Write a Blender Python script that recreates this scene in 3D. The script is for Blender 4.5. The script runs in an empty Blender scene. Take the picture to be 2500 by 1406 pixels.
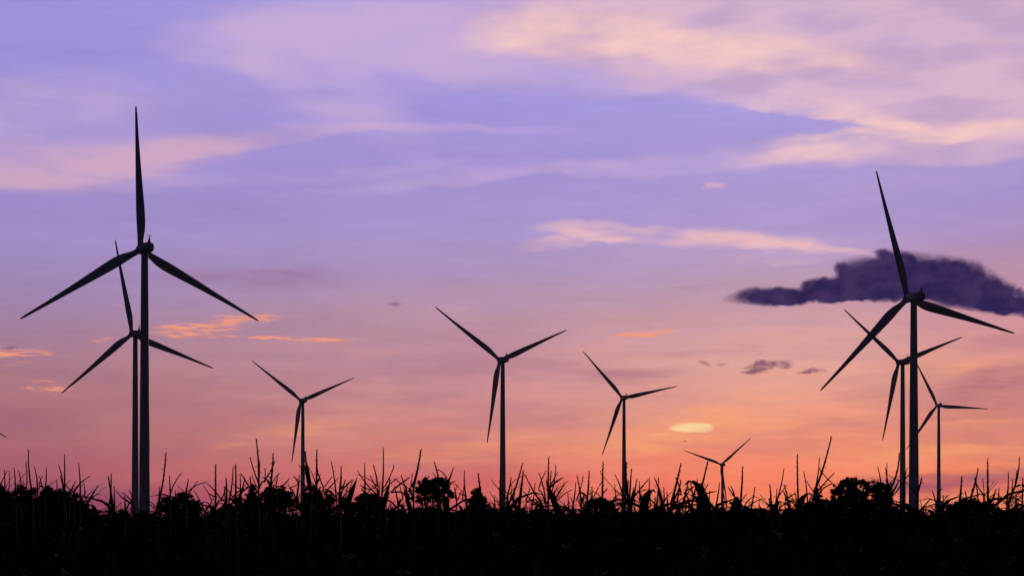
import bpy, math, random
from math import radians, sin, cos, pi, atan, atan2, sqrt
from mathutils import Vector, Matrix
scene = bpy.context.scene
COL = scene.collection
F = 3472.0            # focal length in photograph pixels
EYE = 2.35

# ------------------------------------------------------------------ camera
cam_d = bpy.data.cameras.new('camera'); cam = bpy.data.objects.new('camera', cam_d); COL.objects.link(cam)
cam.location = (0, 0, EYE); cam.rotation_euler = (pi/2, 0, 0)
cam_d.sensor_width = 36.0; cam_d.lens = 36.0*F/2500.0
cam_d.shift_y = 559/2500.0
cam_d.clip_start = 0.1; cam_d.clip_end = 30000
scene.camera = cam
scene.view_settings.view_transform = 'Standard'
scene.view_settings.look = 'None'
scene.view_settings.exposure = 0.0
scene.view_settings.gamma = 1.0

# ------------------------------------------------------------------ world: dusk sky with clouds, laid out by azimuth and elevation
def lin(c):
    return tuple(((v/255.0)/12.92 if v/255.0 <= .04045 else (((v/255.0)+.055)/1.055)**2.4) for v in c) + (1.0,)
world = bpy.data.worlds.new('World'); scene.world = world; world.use_nodes = True
NT = world.node_tree; NT.nodes.clear()
SUN_AZ, SUN_EL = radians(10.5), radians(1.2)

class G:
    def __init__(s, nt): s.nt = nt
    def n(s, t, **k):
        x = s.nt.nodes.new(t)
        for a, b in k.items(): setattr(x, a, b)
        return x
    def link(s, a, b): s.nt.links.new(a, b)
    def put(s, sock, v):
        if isinstance(v, (int, float, tuple, list)): sock.default_value = v
        else: s.link(v, sock)
    def math(s, op, a, b=None, c=None, clamp=False):
        x = s.n('ShaderNodeMath', operation=op, use_clamp=clamp); s.put(x.inputs[0], a)
        if b is not None: s.put(x.inputs[1], b)
        if c is not None: s.put(x.inputs[2], c)
        return x.outputs[0]
    def vmath(s, op, a, b=None, scale=None):
        x = s.n('ShaderNodeVectorMath', operation=op); s.put(x.inputs[0], a)
        if b is not None: s.put(x.inputs[1], b)
        if scale is not None: s.put(x.inputs['Scale'], scale)
        return x.outputs[1] if op in ('LENGTH', 'DOT_PRODUCT') else x.outputs[0]
    def comb(s, x, y, z=0.0):
        c = s.n('ShaderNodeCombineXYZ'); s.put(c.inputs[0], x); s.put(c.inputs[1], y); s.put(c.inputs[2], z); return c.outputs[0]
    def sep(s, v):
        c = s.n('ShaderNodeSeparateXYZ'); s.link(v, c.inputs[0]); return c.outputs
    def noise(s, vec, scale, detail=4, rough=.55, color=False, dim='3D'):
        x = s.n('ShaderNodeTexNoise', noise_dimensions=dim); s.put(x.inputs['Vector'], vec)
        x.inputs['Scale'].default_value = scale; x.inputs['Detail'].default_value = detail; x.inputs['Roughness'].default_value = rough
        return x.outputs['Color'] if color else x.outputs[0]
    def ss(s, v, a, b, lo=0.0, hi=1.0, smooth=True):
        x = s.n('ShaderNodeMapRange', interpolation_type='SMOOTHSTEP' if smooth else 'LINEAR', clamp=True)
        s.put(x.inputs[0], v); x.inputs[1].default_value = a; x.inputs[2].default_value = b
        x.inputs[3].default_value = lo; x.inputs[4].default_value = hi
        return x.outputs[0]
    def mix(s, f, a, b, mode='MIX'):
        x = s.n('ShaderNodeMix', data_type='RGBA', blend_type=mode); s.put(x.inputs[0], f); s.put(x.inputs[6], a); s.put(x.inputs[7], b)
        return x.outputs[2]
    def ramp(s, f, stops, interp='LINEAR'):
        x = s.n('ShaderNodeValToRGB'); r = x.color_ramp; r.interpolation = interp
        while len(r.elements) > 1: r.elements.remove(r.elements[-1])
        r.elements[0].position = stops[0][0]; r.elements[0].color = stops[0][1]
        for p, c in stops[1:]:
            e = r.elements.new(p); e.color = c
        s.put(x.inputs[0], f); return x.outputs[0]

W = G(NT)
tc = W.n('ShaderNodeTexCoord')
dx, dy, dz = W.sep(tc.outputs['Generated'])
az = W.math('ARCTAN2', dx, dy)
hor = W.math('SQRT', W.math('MULTIPLY_ADD', dx, dx, W.math('MULTIPLY', dy, dy)))
el = W.math('ARCTAN2', dz, hor)
K = F/1000.0
U = W.math('MULTIPLY', az, K); V = W.math('MULTIPLY', el, K)
P = W.comb(U, V, 0.0)

def pc(px, py):                       # direction of a photograph point -> (U, V)
    a = atan((px-1250)/F); e = atan((1262-py)/F*cos(a)); return a*K, e*K
# soft elliptical cloud patches; the lower side of each may be crisper than its upper side
def patches(Pv, lst, amount=1.0):
    prev = 0.0
    for (px, py, rx, ry, rot, crisp, st) in lst:
        u, v = pc(px, py); r = radians(rot); rx /= 1000.0; ry /= 1000.0
        A_ = (cos(r)/rx, sin(r)/rx, 0); B_ = (-sin(r)/ry, cos(r)/ry, 0)
        x = W.math('SUBTRACT', W.vmath('DOT_PRODUCT', Pv, A_), u*A_[0]+v*A_[1])
        y = W.math('SUBTRACT', W.vmath('DOT_PRODUCT', Pv, B_), u*B_[0]+v*B_[1])
        if crisp != 1: y = W.math('MAXIMUM', y, W.math('MULTIPLY', y, -crisp))
        d = W.math('MULTIPLY_ADD', x, x, W.math('MULTIPLY', y, y))
        prev = W.math('MULTIPLY_ADD', W.math('SUBTRACT', 1.0, d, clamp=True), st*amount, prev)
    return prev
def distort(Pv, sx, sy, scale, ax, ay, detail=4, rot=0.0, off=0.0):
    m = W.n('ShaderNodeMapping'); W.link(Pv, m.inputs[0]); m.inputs[1].default_value = (off, off*.7, off*1.3)
    m.inputs[2].default_value = (0, 0, radians(rot)); m.inputs[3].default_value = (sx, sy, 1)
    c = W.noise(m.outputs[0], scale, detail, .6, True, dim='2D')
    c = W.vmath('SUBTRACT', c, (.5, .5, .5))
    c = W.vmath('MULTIPLY', c, (ax, ay, 0))
    return W.vmath('ADD', Pv, c)
def snoise(sx, sy, scale, rot=0.0, detail=6, rough=.6, off=0.0, src=None):
    m = W.n('ShaderNodeMapping'); W.link(src or P, m.inputs[0]); m.inputs[1].default_value = (off, off*.7, off*1.3)
    m.inputs[2].default_value = (0, 0, radians(rot)); m.inputs[3].default_value = (sx, sy, 1)
    return W.noise(m.outputs[0], scale, detail, rough, dim='2D')

# clear-sky colour by elevation, in four azimuth columns
def col(stops):
    out = []
    for y, c in stops: out.append((1.0 - y/1262.0, lin(c)))
    out.reverse()
    return out
VN = W.math('DIVIDE', V, atan(1262/F)*K, clamp=True)
wob = snoise(.6, 3.0, 2.2, detail=4, off=3.1)
VN = W.math('ADD', VN, W.math('MULTIPLY', W.math('SUBTRACT', wob, .5), .07), clamp=True)
cL = W.ramp(VN, col([(0,(158,147,224)),(200,(156,142,215)),(420,(158,140,207)),(520,(159,138,202)),(640,(160,137,192)),(740,(160,130,172)),(840,(170,126,152)),(940,(170,116,132)),(1070,(172,106,119)),(1150,(172,92,108)),(1210,(154,72,95)),(1262,(130,58,86))]))
cC = W.ramp(VN, col([(0,(170,153,222)),(200,(164,147,221)),(400,(164,144,212)),(520,(168,147,206)),(640,(174,144,190)),(760,(188,143,165)),(850,(190,139,158)),(950,(203,137,143)),(1050,(218,136,128)),(1130,(222,122,112)),(1200,(214,98,98)),(1262,(198,82,90))]))
cR = W.ramp(VN, col([(0,(200,172,208)),(200,(166,152,222)),(400,(172,150,213)),(560,(177,150,205)),(680,(188,152,182)),(780,(207,155,166)),(880,(226,163,156)),(980,(238,156,138)),(1060,(247,148,120)),(1130,(252,136,104)),(1200,(254,124,92)),(1262,(255,128,84))]))
cF = W.ramp(VN, col([(0,(186,158,194)),(300,(182,156,208)),(480,(168,145,206)),(600,(174,142,192)),(700,(190,142,168)),(820,(216,148,152)),(900,(220,145,140)),(980,(205,130,130)),(1080,(228,135,115)),(1140,(245,135,98)),(1200,(222,105,90)),(1262,(240,108,84))]))
u1, u2, u3, u4 = pc(60,0)[0], pc(1100,0)[0], pc(1900,0)[0], pc(2480,0)[0]
base = W.mix(W.ss(U, u1, u2, smooth=False), cL, cC)
base = W.mix(W.ss(U, u2, u3), base, cR)
base = W.mix(W.ss(U, u3, u4), base, cF)
base = W.mix(1.0, base, (1.01, 1.05, 1.0, 1), 'MULTIPLY')

# faint streaks everywhere
s1 = snoise(1.0, 5.5, 2.6, rot=-4, off=1.7)
s2 = snoise(1.0, 9.0, 6.0, rot=-2, off=5.2)
st = W.math('ADD', W.math('MULTIPLY', W.math('SUBTRACT', s1, .5), .20), W.math('MULTIPLY', W.math('SUBTRACT', s2, .5), .12))
base = W.vmath('SCALE', base, scale=W.math('ADD', 1.0, st))
s3 = snoise(.8, 5.0, 3.4, rot=3, off=9.4)
lowz = W.ss(V, pc(0,640)[1], pc(0,900)[1])
base = W.mix(W.math('MULTIPLY', W.ss(s3, .50, .68), W.math('MULTIPLY', lowz, W.ss(U, pc(200,0)[0], pc(1900,0)[0], .06, .24, smooth=False))), base, lin((255,170,135)))
base = W.mix(W.math('MULTIPLY', W.ss(s3, .50, .34), W.math('MULTIPLY', lowz, .20)), base, lin((160,100,130)))

def layer(base, mask, nz, lo, hi, amp, colr, opac=1.0):
    # amp = how strongly the noise carves the patch; the mask is softly limited first
    mk = W.math('DIVIDE', mask, W.math('MULTIPLY_ADD', mask, .45, .75))
    t = W.math('MULTIPLY', W.math('SUBTRACT', nz, .5), amp*2.6)
    m = W.math('MULTIPLY', mk, W.math('ADD', t, 1.0))
    f = W.math('MULTIPLY', W.ss(m, lo, hi), opac)
    return W.mix(f, base, colr)

# broad lilac and pink veils (px, py, rx, ry, tilt, crisp lower edge, strength)
D1 = distort(P, 1.0, 2.2, 2.4, .22, .08)
n1 = snoise(1.0, 4.2, 2.8, rot=7, off=2.2, detail=5, rough=.5)
veil = patches(D1, [(900,60,520,120,6,1,.8),(830,230,330,90,-25,1,.6),(1010,130,300,130,0,1,.5),(1350,150,420,110,-3,1.2,.8),(700,420,700,22,4,1,.45),
                    (1050,318,420,16,0,1,.5),(1150,428,620,22,5,1,.5),(1700,400,500,26,2,1,.5),(180,300,420,150,2,1,.45),(60,270,240,70,0,1,.35),(640,210,330,90,-12,1,.3),(620,90,260,90,0,1,.35),(1780,600,560,60,-3,1,.4),(2250,450,300,40,0,1,.35)])
base = layer(base, veil, n1, .04, 1.1, .6, lin((206,176,216)), .85)
n2 = snoise(1.0, 3.6, 4.2, rot=10, off=6.6, detail=5, rough=.5)
pink = patches(D1, [(2150,60,900,230,-8,1,1.0),(2450,150,420,180,0,1,.9),(1700,130,700,130,-12,1.1,.9),(2000,220,520,90,-17,2.4,.8),(2330,280,420,110,-8,1.6,.8),
                    (1450,70,420,110,0,1,.6),(2120,378,420,52,-3,1.4,.75),(2420,350,240,60,-4,1.2,.5)])
base = layer(base, pink, n1, .04, 1.15, .4, W.mix(W.ss(n2, .35, .65), lin((200,166,200)), lin((222,184,206))), .92)
D2 = distort(P, 1.0, 2.6, 5.0, .10, .05, off=4.0)
n2 = snoise(1.0, 3.2, 6.5, rot=8, off=6.6)
cream = patches(D2, [(1420,75,330,75,-2,1,.75),(1250,95,170,55,4,1,.45),(1640,120,230,62,-12,1.2,.8),(1850,125,280,60,-7,1.1,.85),(2090,165,150,34,-8,1.2,.5),(1540,132,150,26,-12,1.5,.4),
                     (2050,285,330,44,-11,3.0,.85),(2330,330,300,44,-6,2.5,.8),(2480,300,160,40,4,1.4,.35),(1950,382,220,28,4,1.4,.62),(2110,350,280,38,-2,1.2,.55),(2030,330,150,10,2,1,.4)])
base = layer(base, cream, n2, .04, 1.4, .6, lin((252,206,196)), .95)
# left veil with a crisp lower edge
lf = patches(distort(P, 1.0, 2.0, 3.5, .10, .03, off=7.7), [(60,420,420,90,1,1.8,.9),(290,410,330,80,9,2.4,.95),(520,362,330,46,10,2.2,.7),(760,330,300,26,8,1.5,.45)])
base = layer(base, lf, snoise(1.0, 4.6, 3.6, rot=7, off=8.1, detail=5, rough=.5), .08, 1.3, .7, lin((212,170,196)), .9)
# middle cream streak
md = patches(D2, [(1450,563,190,30,-4,1.2,.9),(1370,592,150,20,3,1.4,.6),(1650,585,260,28,-4,1.3,.85),(1860,590,220,30,-9,1.2,.8),(2020,612,200,14,-8,1,.8),(1800,625,200,18,-2,1,.4),(1960,640,130,10,0,1,.4),(1752,448,34,11,8,1,1.2)])
base = layer(base, md, snoise(1.0, 5.0, 5.0, rot=5, off=1.1, detail=5, rough=.52), .10, 1.4, .95, lin((240,190,192)), .9)
# small orange-lit clouds
D3 = distort(P, 1.0, 3.0, 10.0, .05, .012, detail=5, off=2.9)
og = patches(D3, [(480,805,130,21,5,1.2,1.3),(600,777,105,15,3,1.2,1.3),(450,797,60,14,-4,1,.5),(700,826,200,7,-1,1,1.3),(820,826,90,4,0,1,.9),(470,822,110,5,-2,1,.6),(40,862,88,14,3,1.2,1.3),(20,888,70,7,6,1,.7),
                  (110,929,38,7,0,1,1.0),(115,948,52,9,-1,1,1.5),(255,828,48,5,6,1,.9),(940,784,22,4,-2,1,.9),(1570,814,90,8,3,1,2.2),(1540,821,80,7,0,1,1.8),(1440,815,45,3,-2,1,.6),(640,745,40,3,0,1,.4)])
base = layer(base, og, snoise(1.0, 8.0, 15.0, rot=7, off=3.3, rough=.72), .20, 1.5, 2.3, lin((246,156,124)), .92)
# glows low in the west
wg = patches(D1, [(1700,1050,260,50,0,1,.7),(1560,1085,260,30,4,1,.4),(1950,1000,420,60,0,1,.45),(2150,1112,260,20,0,1.2,.7),(2370,1108,180,15,-3,1,.8),(2430,1041,120,12,0,1,.7),(2330,900,170,26,4,1,.5),
                  (1200,1100,380,46,6,1,.5),(760,1055,200,24,5,1,.45),(590,1092,70,12,0,1,.45),(2380,1235,260,40,0,1,.6),(2250,1205,300,24,3,1,.5)])
base = layer(base, wg, s2, .08, 1.3, .9, lin((255,170,112)), .7)
ye = patches(distort(P, 1.0, 2.0, 11.0, .030, .012, off=3.9), [(1692,1044,60,16,-1,1.1,1.7),(1716,1037,44,9,2,1,.7),(1655,1046,36,7,0,1,.6),(1612,1060,26,5,0,1,.4)])
base = layer(base, ye, snoise(1.0, 3.0, 12.0, off=5.5), .10, 1.15, .5, lin((255,216,154)), 1.0)
# dusky bands
db = patches(D1, [(600,690,330,36,3,1,.5),(250,1225,520,60,0,1,.6),(2340,1168,260,27,4,1.2,1.0),(2130,1172,120,22,2,1,.6),(2460,940,170,70,6,1,.6),(1530,900,250,26,2,1,.5),(1680,700,70,6,2,1,.5),(2470,830,160,30,0,1,.4)])
base = layer(base, db, s2, .12, 1.2, .7, lin((136,78,112)), .8)
# the dark cumulus and its scraps
D4 = distort(distort(P, 1.0, 1.3, 7.0, .05, .03, detail=2, off=6.1), 1.0, 1.0, 22.0, .024, .020, detail=6, off=.4)
dk = patches(D4, [(2150,700,190,46,0,1.1,1.2),(2095,668,58,46,0,1.1,1.1),(2060,650,26,22,0,1,.5),(2180,650,52,46,0,1,1.1),(2150,622,22,16,0,1,.5),(2255,672,150,58,-4,1,1.2),(2330,690,140,56,-10,1.1,1.1),(2400,716,120,40,-18,1.1,1.0),(2380,738,130,30,-6,1.2,.9),
                  (2480,752,120,26,-12,1.2,1.2),(2050,712,120,32,0,1.2,1.0),(1995,690,44,18,12,1,.8),(1885,725,130,27,-1,1.2,1.5),(2010,732,120,20,2,1.3,1.0),(2220,716,170,24,0,1.2,.8),(2492,718,20,12,-20,1,.5),(2440,690,60,14,-24,1,.35)])
nd = snoise(1.0, 1.4, 13.0, off=4.7)
base = layer(base, dk, nd, .04, .92, .40, W.mix(W.ss(nd, .36, .64), lin((43,32,80)), lin((66,46,92))), 1.0)
dl = patches(D4, [(1880,891,62,17,0,1.3,1.05),(1850,904,50,8,0,1,.6),(1980,902,42,8,0,1.3,.75),(1715,881,22,7,-20,1,.4),(1762,882,30,7,0,1,.35),(970,742,32,7,0,1,.4),(1815,893,20,4,0,1,.3),(20,850,28,9,0,1,.4)])
base = layer(base, dl, snoise(1.0, 1.5, 20.0, off=2.1), .12, .95, .8, lin((112,68,102)), .9)

# away from the afterglow the sky is the dim blue of nightfall
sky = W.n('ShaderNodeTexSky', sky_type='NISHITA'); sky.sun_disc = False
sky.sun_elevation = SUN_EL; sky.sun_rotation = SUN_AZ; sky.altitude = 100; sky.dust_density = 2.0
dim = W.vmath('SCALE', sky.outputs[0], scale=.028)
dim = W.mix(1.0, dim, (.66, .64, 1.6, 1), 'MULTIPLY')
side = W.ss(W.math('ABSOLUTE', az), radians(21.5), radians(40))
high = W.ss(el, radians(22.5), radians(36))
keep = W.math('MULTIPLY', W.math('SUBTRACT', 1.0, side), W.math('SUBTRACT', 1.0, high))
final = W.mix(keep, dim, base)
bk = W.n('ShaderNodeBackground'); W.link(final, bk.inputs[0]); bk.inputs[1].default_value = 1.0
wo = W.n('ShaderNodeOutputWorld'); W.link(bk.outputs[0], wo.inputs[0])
world.cycles.sampling_method = 'NONE'
scene.cycles.max_bounces = 3; scene.cycles.diffuse_bounces = 2; scene.cycles.glossy_bounces = 2; scene.cycles.transmission_bounces = 0

sd = bpy.data.lights.new('sun', 'SUN'); sd.energy = .25; sd.angle = radians(.5); sd.color = (1.0, .62, .42)
sun = bpy.data.objects.new('sun', sd); COL.objects.link(sun)
sun.rotation_euler = Vector((sin(SUN_AZ)*cos(SUN_EL), cos(SUN_AZ)*cos(SUN_EL), sin(SUN_EL))).to_track_quat('Z', 'Y').to_euler()

# ------------------------------------------------------------------ helpers
class MB:
    def __init__(s): s.v = []; s.f = []
    def quad(s, a, b, c, d):
        i = len(s.v); s.v += [a, b, c, d]; s.f.append((i, i+1, i+2, i+3))
    def tri(s, a, b, c):
        i = len(s.v); s.v += [a, b, c]; s.f.append((i, i+1, i+2))
    def ring(s, pts): i = len(s.v); s.v += pts; return list(range(i, i+len(pts)))
    def loft(s, rings, close=True, caps=True):
        ids = [s.ring(r) for r in rings]; n = len(ids[0])
        for a, b in zip(ids, ids[1:]):
            for k in range(n if close else n-1):
                j = (k+1) % n; s.f.append((a[k], a[j], b[j], b[k]))
        if caps and close:
            s.f.append(tuple(reversed(ids[0]))); s.f.append(tuple(ids[-1]))
    def tube(s, pts, rad, n=6, caps=True):
        rings = []; N = len(pts)
        for i, p in enumerate(pts):
            t = (pts[min(i+1, N-1)]-pts[max(i-1, 0)]).normalized()
            a = t.cross(Vector((0, 1, 0)) if abs(t.y) < .9 else Vector((1, 0, 0))).normalized(); b = t.cross(a)
            r = rad[i] if isinstance(rad, (list, tuple)) else rad
            rings.append([p+(a*cos(2*pi*k/n)+b*sin(2*pi*k/n))*r for k in range(n)])
        s.loft(rings, caps=caps)
    def box(s, c, d):
        x, y, z = c; a, b, e = d[0]/2, d[1]/2, d[2]/2
        s.loft([[Vector((x-a,y-b,z-e)),Vector((x+a,y-b,z-e)),Vector((x+a,y+b,z-e)),Vector((x-a,y+b,z-e))],
                [Vector((x-a,y-b,z+e)),Vector((x+a,y-b,z+e)),Vector((x+a,y+b,z+e)),Vector((x-a,y+b,z+e))]])
    def mesh(s, name, mat, smooth=False):
        me = bpy.data.meshes.new(name); me.from_pydata([tuple(p) for p in s.v], [], s.f); me.materials.append(mat)
        if smooth: me.polygons.foreach_set('use_smooth', [True]*len(me.polygons))
        me.update(); return me
    def build(s, name, mat, parent=None, smooth=False):
        return link(name, s.mesh(name, mat, smooth), parent)
def link(name, me, parent=None):
    o = bpy.data.objects.new(name, me); COL.objects.link(o)
    if parent: o.parent = parent
    return o
def empty(name, loc, rz=0):
    o = bpy.data.objects.new(name, None); COL.objects.link(o); o.location = loc; o.rotation_euler = (0, 0, rz); o.empty_display_size = .3; return o
def tag(o, label=None, cat=None, group=None, kind=None):
    for k, v in (('label', label), ('category', cat), ('group', group), ('kind', kind)):
        if v: o[k] = v
    return o
def at(px, py, d):
    return Vector(((px-1250)/F*d, d, EYE+(1262-py)/F*d))

def mat(name, c1, c2, rough=.6, scale=3.0, bump=0.0, spec=.5, emit=None):
    m = bpy.data.materials.new(name); m.use_nodes = True; nt = m.node_tree; g = G(nt); b = nt.nodes['Principled BSDF']
    t = g.n('ShaderNodeTexCoord'); nz = g.noise(t.outputs['Object'], scale, 5, .6)
    b.inputs['Base Color'].default_value = c1+(1,)
    g.link(g.ramp(nz, [(.3, c1+(1,)), (.7, c2+(1,))]), b.inputs['Base Color'])
    b.inputs['Roughness'].default_value = rough; b.inputs['Specular IOR Level'].default_value = spec
    if bump:
        bn = g.n('ShaderNodeBump'); bn.inputs['Strength'].default_value = bump; g.link(nz, bn.inputs['Height']); g.link(bn.outputs[0], b.inputs['Normal'])
    if emit:
        b.inputs['Emission Color'].default_value = emit[0]+(1,); b.inputs['Emission Strength'].default_value = emit[1]
    return m
M_PAINT = mat('turbine_paint', (.50,.51,.53), (.42,.43,.46), .45, .15)
M_LAMP = mat('red_lamp', (.5,.02,.01), (.4,.02,.01), .3, 3, emit=((1.0,.06,.02), 1.2))
M_STALK = mat('corn_stalk', (.05,.055,.03), (.07,.06,.035), .7, 8, .2, .2)
M_TASSEL = mat('corn_tassel', (.075,.055,.035), (.055,.04,.025), .8, 30, 0, .1)
M_LEAF = mat('corn_leaf', (.028,.042,.02), (.045,.055,.025), .75, 5, .2, .06)
M_TREE = mat('tree_leaf', (.035,.055,.025), (.05,.07,.035), .6, 2, 0, .2)
M_BARK = mat('bark', (.06,.045,.035), (.09,.07,.05), .9, 4, .4, .2)
M_SOIL = mat('field_soil', (.04,.03,.022), (.06,.045,.03), .95, .4, .3, .1)
M_WOOD = mat('pole_wood', (.08,.06,.045), (.11,.085,.06), .85, 4, .2, .2)
M_BIRD = mat('bird_feathers', (.02,.02,.022), (.04,.035,.035), .7, 20)

# ------------------------------------------------------------------ ground
gm = MB(); NX, NY = 40, 60
ids = {}
for j in range(NY+1):
    y = -30 + (j/NY)**3*2430
    for i in range(NX+1):
        x = (i/NX-.5)*(400+y*1.6)
        z = 0.0 if y < 120 else -.15*sin(x*.01)*min(1, (y-120)/300)-.1
        ids[i, j] = len(gm.v); gm.v.append(Vector((x, y, z)))
for j in range(NY):
    for i in range(NX): gm.f.append((ids[i,j], ids[i+1,j], ids[i+1,j+1], ids[i,j+1]))
tag(gm.build('ground', M_SOIL, smooth=True), kind='structure')

# ------------------------------------------------------------------ wind turbines
RB, HUB, OV, TILT = 50.0, 95.0, 4.6, radians(4)
def tower_mesh():
    m = MB(); n = 32; rings = []
    for z, r in ((0,2.0),(.02,1.98),(18,1.86),(24,1.80),(24.15,1.84),(24.4,1.84),(24.5,1.80),(48,1.58),(48.15,1.62),(48.4,1.62),(48.5,1.58),(70,1.39),(70.15,1.43),(70.4,1.43),(70.5,1.39),(91.5,1.2),(93.2,1.2)):
        rings.append([Vector((r*cos(2*pi*k/n), r*sin(2*pi*k/n), z)) for k in range(n)])
    m.loft(rings); return m.mesh('tower', M_PAINT, True)
def sbox(hw, top, bot, y, n=24, p=3.2):           # superellipse section of the nacelle at distance y along the axis
    out = []
    for k in range(n):
        t = 2*pi*k/n; c, s = cos(t), sin(t)
        x = hw*(abs(c)**(2/p))*(1 if c >= 0 else -1); z = (abs(s)**(2/p))*(1 if s >= 0 else -1)
        out.append(Vector((x, y, z*top if z >= 0 else z*bot)))
    return out
def nacelle_mesh():
    m = MB()
    m.loft([sbox(*a) for a in ((.5,.5,.6,-6.35),(1.25,1.1,1.2,-6.2),(1.62,1.5,1.5,-5.7),(1.75,1.7,1.7,-4.8),(1.8,1.8,1.85,-2),(1.8,1.8,1.9,1.0),(1.7,1.7,1.8,2.2),(1.5,1.5,1.55,2.9))])
    return m.mesh('nacelle', M_PAINT, True)
def hub_mesh():
    m = MB(); n = 24; rings = []
    for y, r in ((-1.6,1.3),(-1.55,1.5),(-.9,1.72),(0,1.78),(.8,1.6),(1.4,1.25),(1.85,.75),(2.05,.3),(2.1,.02)):
        rings.append([Vector((r*cos(2*pi*k/n), y, r*sin(2*pi*k/n))) for k in range(n)])
    m.loft([list(reversed(r)) for r in rings]); return m.mesh('hub', M_PAINT, True)
def blade_mesh():
    # sections along +Z: fraction, chord, leading edge x, thickness ratio, twist
    S = [(.022,2.05,-1.02,1,0),(.05,2.05,-1.02,1,0),(.075,2.15,-1.02,.9,3),(.10,2.5,-1.04,.72,7),(.13,2.95,-1.10,.55,10),(.17,3.35,-1.2,.42,12),(.21,3.5,-1.28,.34,12),(.26,3.42,-1.30,.29,10.5),(.33,3.15,-1.26,.26,9),
         (.42,2.75,-1.16,.24,7),(.52,2.3,-1.04,.22,5),(.62,1.9,-.92,.2,4),(.72,1.52,-.80,.19,3),(.82,1.18,-.68,.18,2),(.90,.95,-.58,.17,1),(.95,.8,-.52,.16,.5),(.98,.62,-.44,.16,0),(.994,.4,-.34,.16,0),(1.0,.12,-.2,.16,0)]
    m = MB(); rings = []; n = 20
    for f, c, le, th, tw in S:
        r = []; a = radians(tw)
        for k in range(n):
            t = 2*pi*k/n; xc = .5-.5*cos(t)
            if th > .95: y = .5*sin(t)*th
            else:
                half = 5*th*(.2969*sqrt(max(xc,0))-.126*xc-.3516*xc**2+.2843*xc**3-.1015*xc**4)
                circ = .5*abs(sin(t))*th; w = min(1, max(0, (th-.4)/.5)); half = half*(1-w)+circ*w
                y = half*(1 if sin(t) >= 0 else -1)
            x = le + xc*c; y = y*c
            r.append(Vector((x*cos(a)-y*sin(a), x*sin(a)+y*cos(a), f*RB)))
        rings.append(r)
    m.loft(rings); return m.mesh('blade', M_PAINT, True)
def mast_mesh():
    m = MB()
    m.loft([[Vector((-.5,-5.7,1.3)),Vector((.5,-5.7,1.3)),Vector((.5,-4.3,1.4)),Vector((-.5,-4.3,1.4))],
            [Vector((-.12,-5.5,3.4)),Vector((.12,-5.5,3.4)),Vector((.12,-5.2,3.4)),Vector((-.12,-5.2,3.4))]])
    m.tube([Vector((0,-5.32,3.2)), Vector((0,-5.32,4.0))], .12)
    m.tube([Vector((-.75,-5.32,3.9)), Vector((.75,-5.32,3.9))], .09)
    for s in (-1, 1):
        m.tube([Vector((s*.72,-5.32,3.8)), Vector((s*.72,-5.32,4.15))], .05)
        m.tube([Vector((s*.72-.14,-5.32,4.15)), Vector((s*.72+.14,-5.32,4.15))], .06)
    return m.mesh('weather_mast', M_PAINT)
def lamp_mesh():
    m = MB(); rings = []
    for z, r in ((1.7,.16),(1.95,.2),(2.15,.19),(2.28,.1),(2.32,.02)):
        rings.append([Vector((r*cos(2*pi*k/10), -1.2+r*sin(2*pi*k/10), z)) for k in range(10)])
    m.loft(rings); return m.mesh('warning_light', M_LAMP, True)
TOW, NAC, HUBM, BLA, MAS, LAM = tower_mesh(), nacelle_mesh(), hub_mesh(), blade_mesh(), mast_mesh(), lamp_mesh()
A = Vector((0, cos(TILT), sin(TILT))); H = Vector((1, 0, 0)); UP = Vector((0, -sin(TILT), cos(TILT)))
def turbine(label, psi, phase, D, X, Z, cone, lamp=False):
    root = empty('wind_turbine', (X, D, 0), radians(psi))
    tag(root, label, 'wind turbine', 'wind turbines standing across the fields')
    tw = link('tower', TOW, root); tw.scale = (1, 1, (Z-1.5)/93.2)
    na = link('nacelle', NAC, root); Rt = Matrix((H, A, UP)).transposed().to_4x4()
    na.matrix_local = Matrix.Translation((0, 0, Z)) @ Rt
    link('weather_mast', MAS, na)
    if lamp: link('warning_light', LAM, na)
    hc = Vector((0, 0, Z)) + A*OV
    hb = link('hub', HUBM, root); hb.matrix_local = Matrix.Translation(hc) @ Rt
    for k in range(3):
        t = radians(phase+120*k)
        d = H*cos(t)+UP*sin(t); cw = H*sin(t)-UP*cos(t)
        zax = (d + A*(cone/RB)).normalized(); yax = zax.cross(cw).normalized()
        b = link('blade', BLA, root)
        b.matrix_local = Matrix.Translation(hc) @ Matrix((cw, yax, zax)).transposed().to_4x4()
    return root
turbine('tallest wind turbine on the left, one blade straight up, red lamp on top', 31.7, 93.5, 504, -130.2, 97.5, -1.3, True)
turbine('wind turbine standing close behind the tallest left turbine, its tower just left of it', 36.3, 101.9, 757, -200.5, 99.9, .5)
turbine('small dark wind turbine between the left pair of turbines and the centre turbine', 28.6, 23.5, 1128, -165.9, 94.8, 2.5)
turbine('dark wind turbine standing alone at the centre of the picture', 23.4, 23.9, 843, -5.5, 95.6, 3.7)
turbine('slim dark wind turbine just right of centre, left of the yellow patch of cloud', 14.1, 11.9, 1159, 91.3, 99.7, 3.2)
turbine('smallest, farthest wind turbine, low over the corn under the yellow patch of cloud', 12.9, 40.6, 1698, 251.2, 65.1, -.4)
turbine('big dark wind turbine on the right standing in front of the dark cloud', 14.2, 106.2, 543, 153.4, 86.2, 2.0)
turbine('dark wind turbine whose tower stands just left of the big right turbine', 16.7, 20.5, 889, 244.2, 99.2, 2.2)
turbine('thin dark wind turbine rightmost in the picture, one blade pointing level to the right', 3.1, 116.3, 1316, 394.9, 105.7, 2.9)
turbine('wind turbine off the left edge of which only one blade tip is seen', 24, 89, 1258, -491, 99, 3.0)

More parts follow.
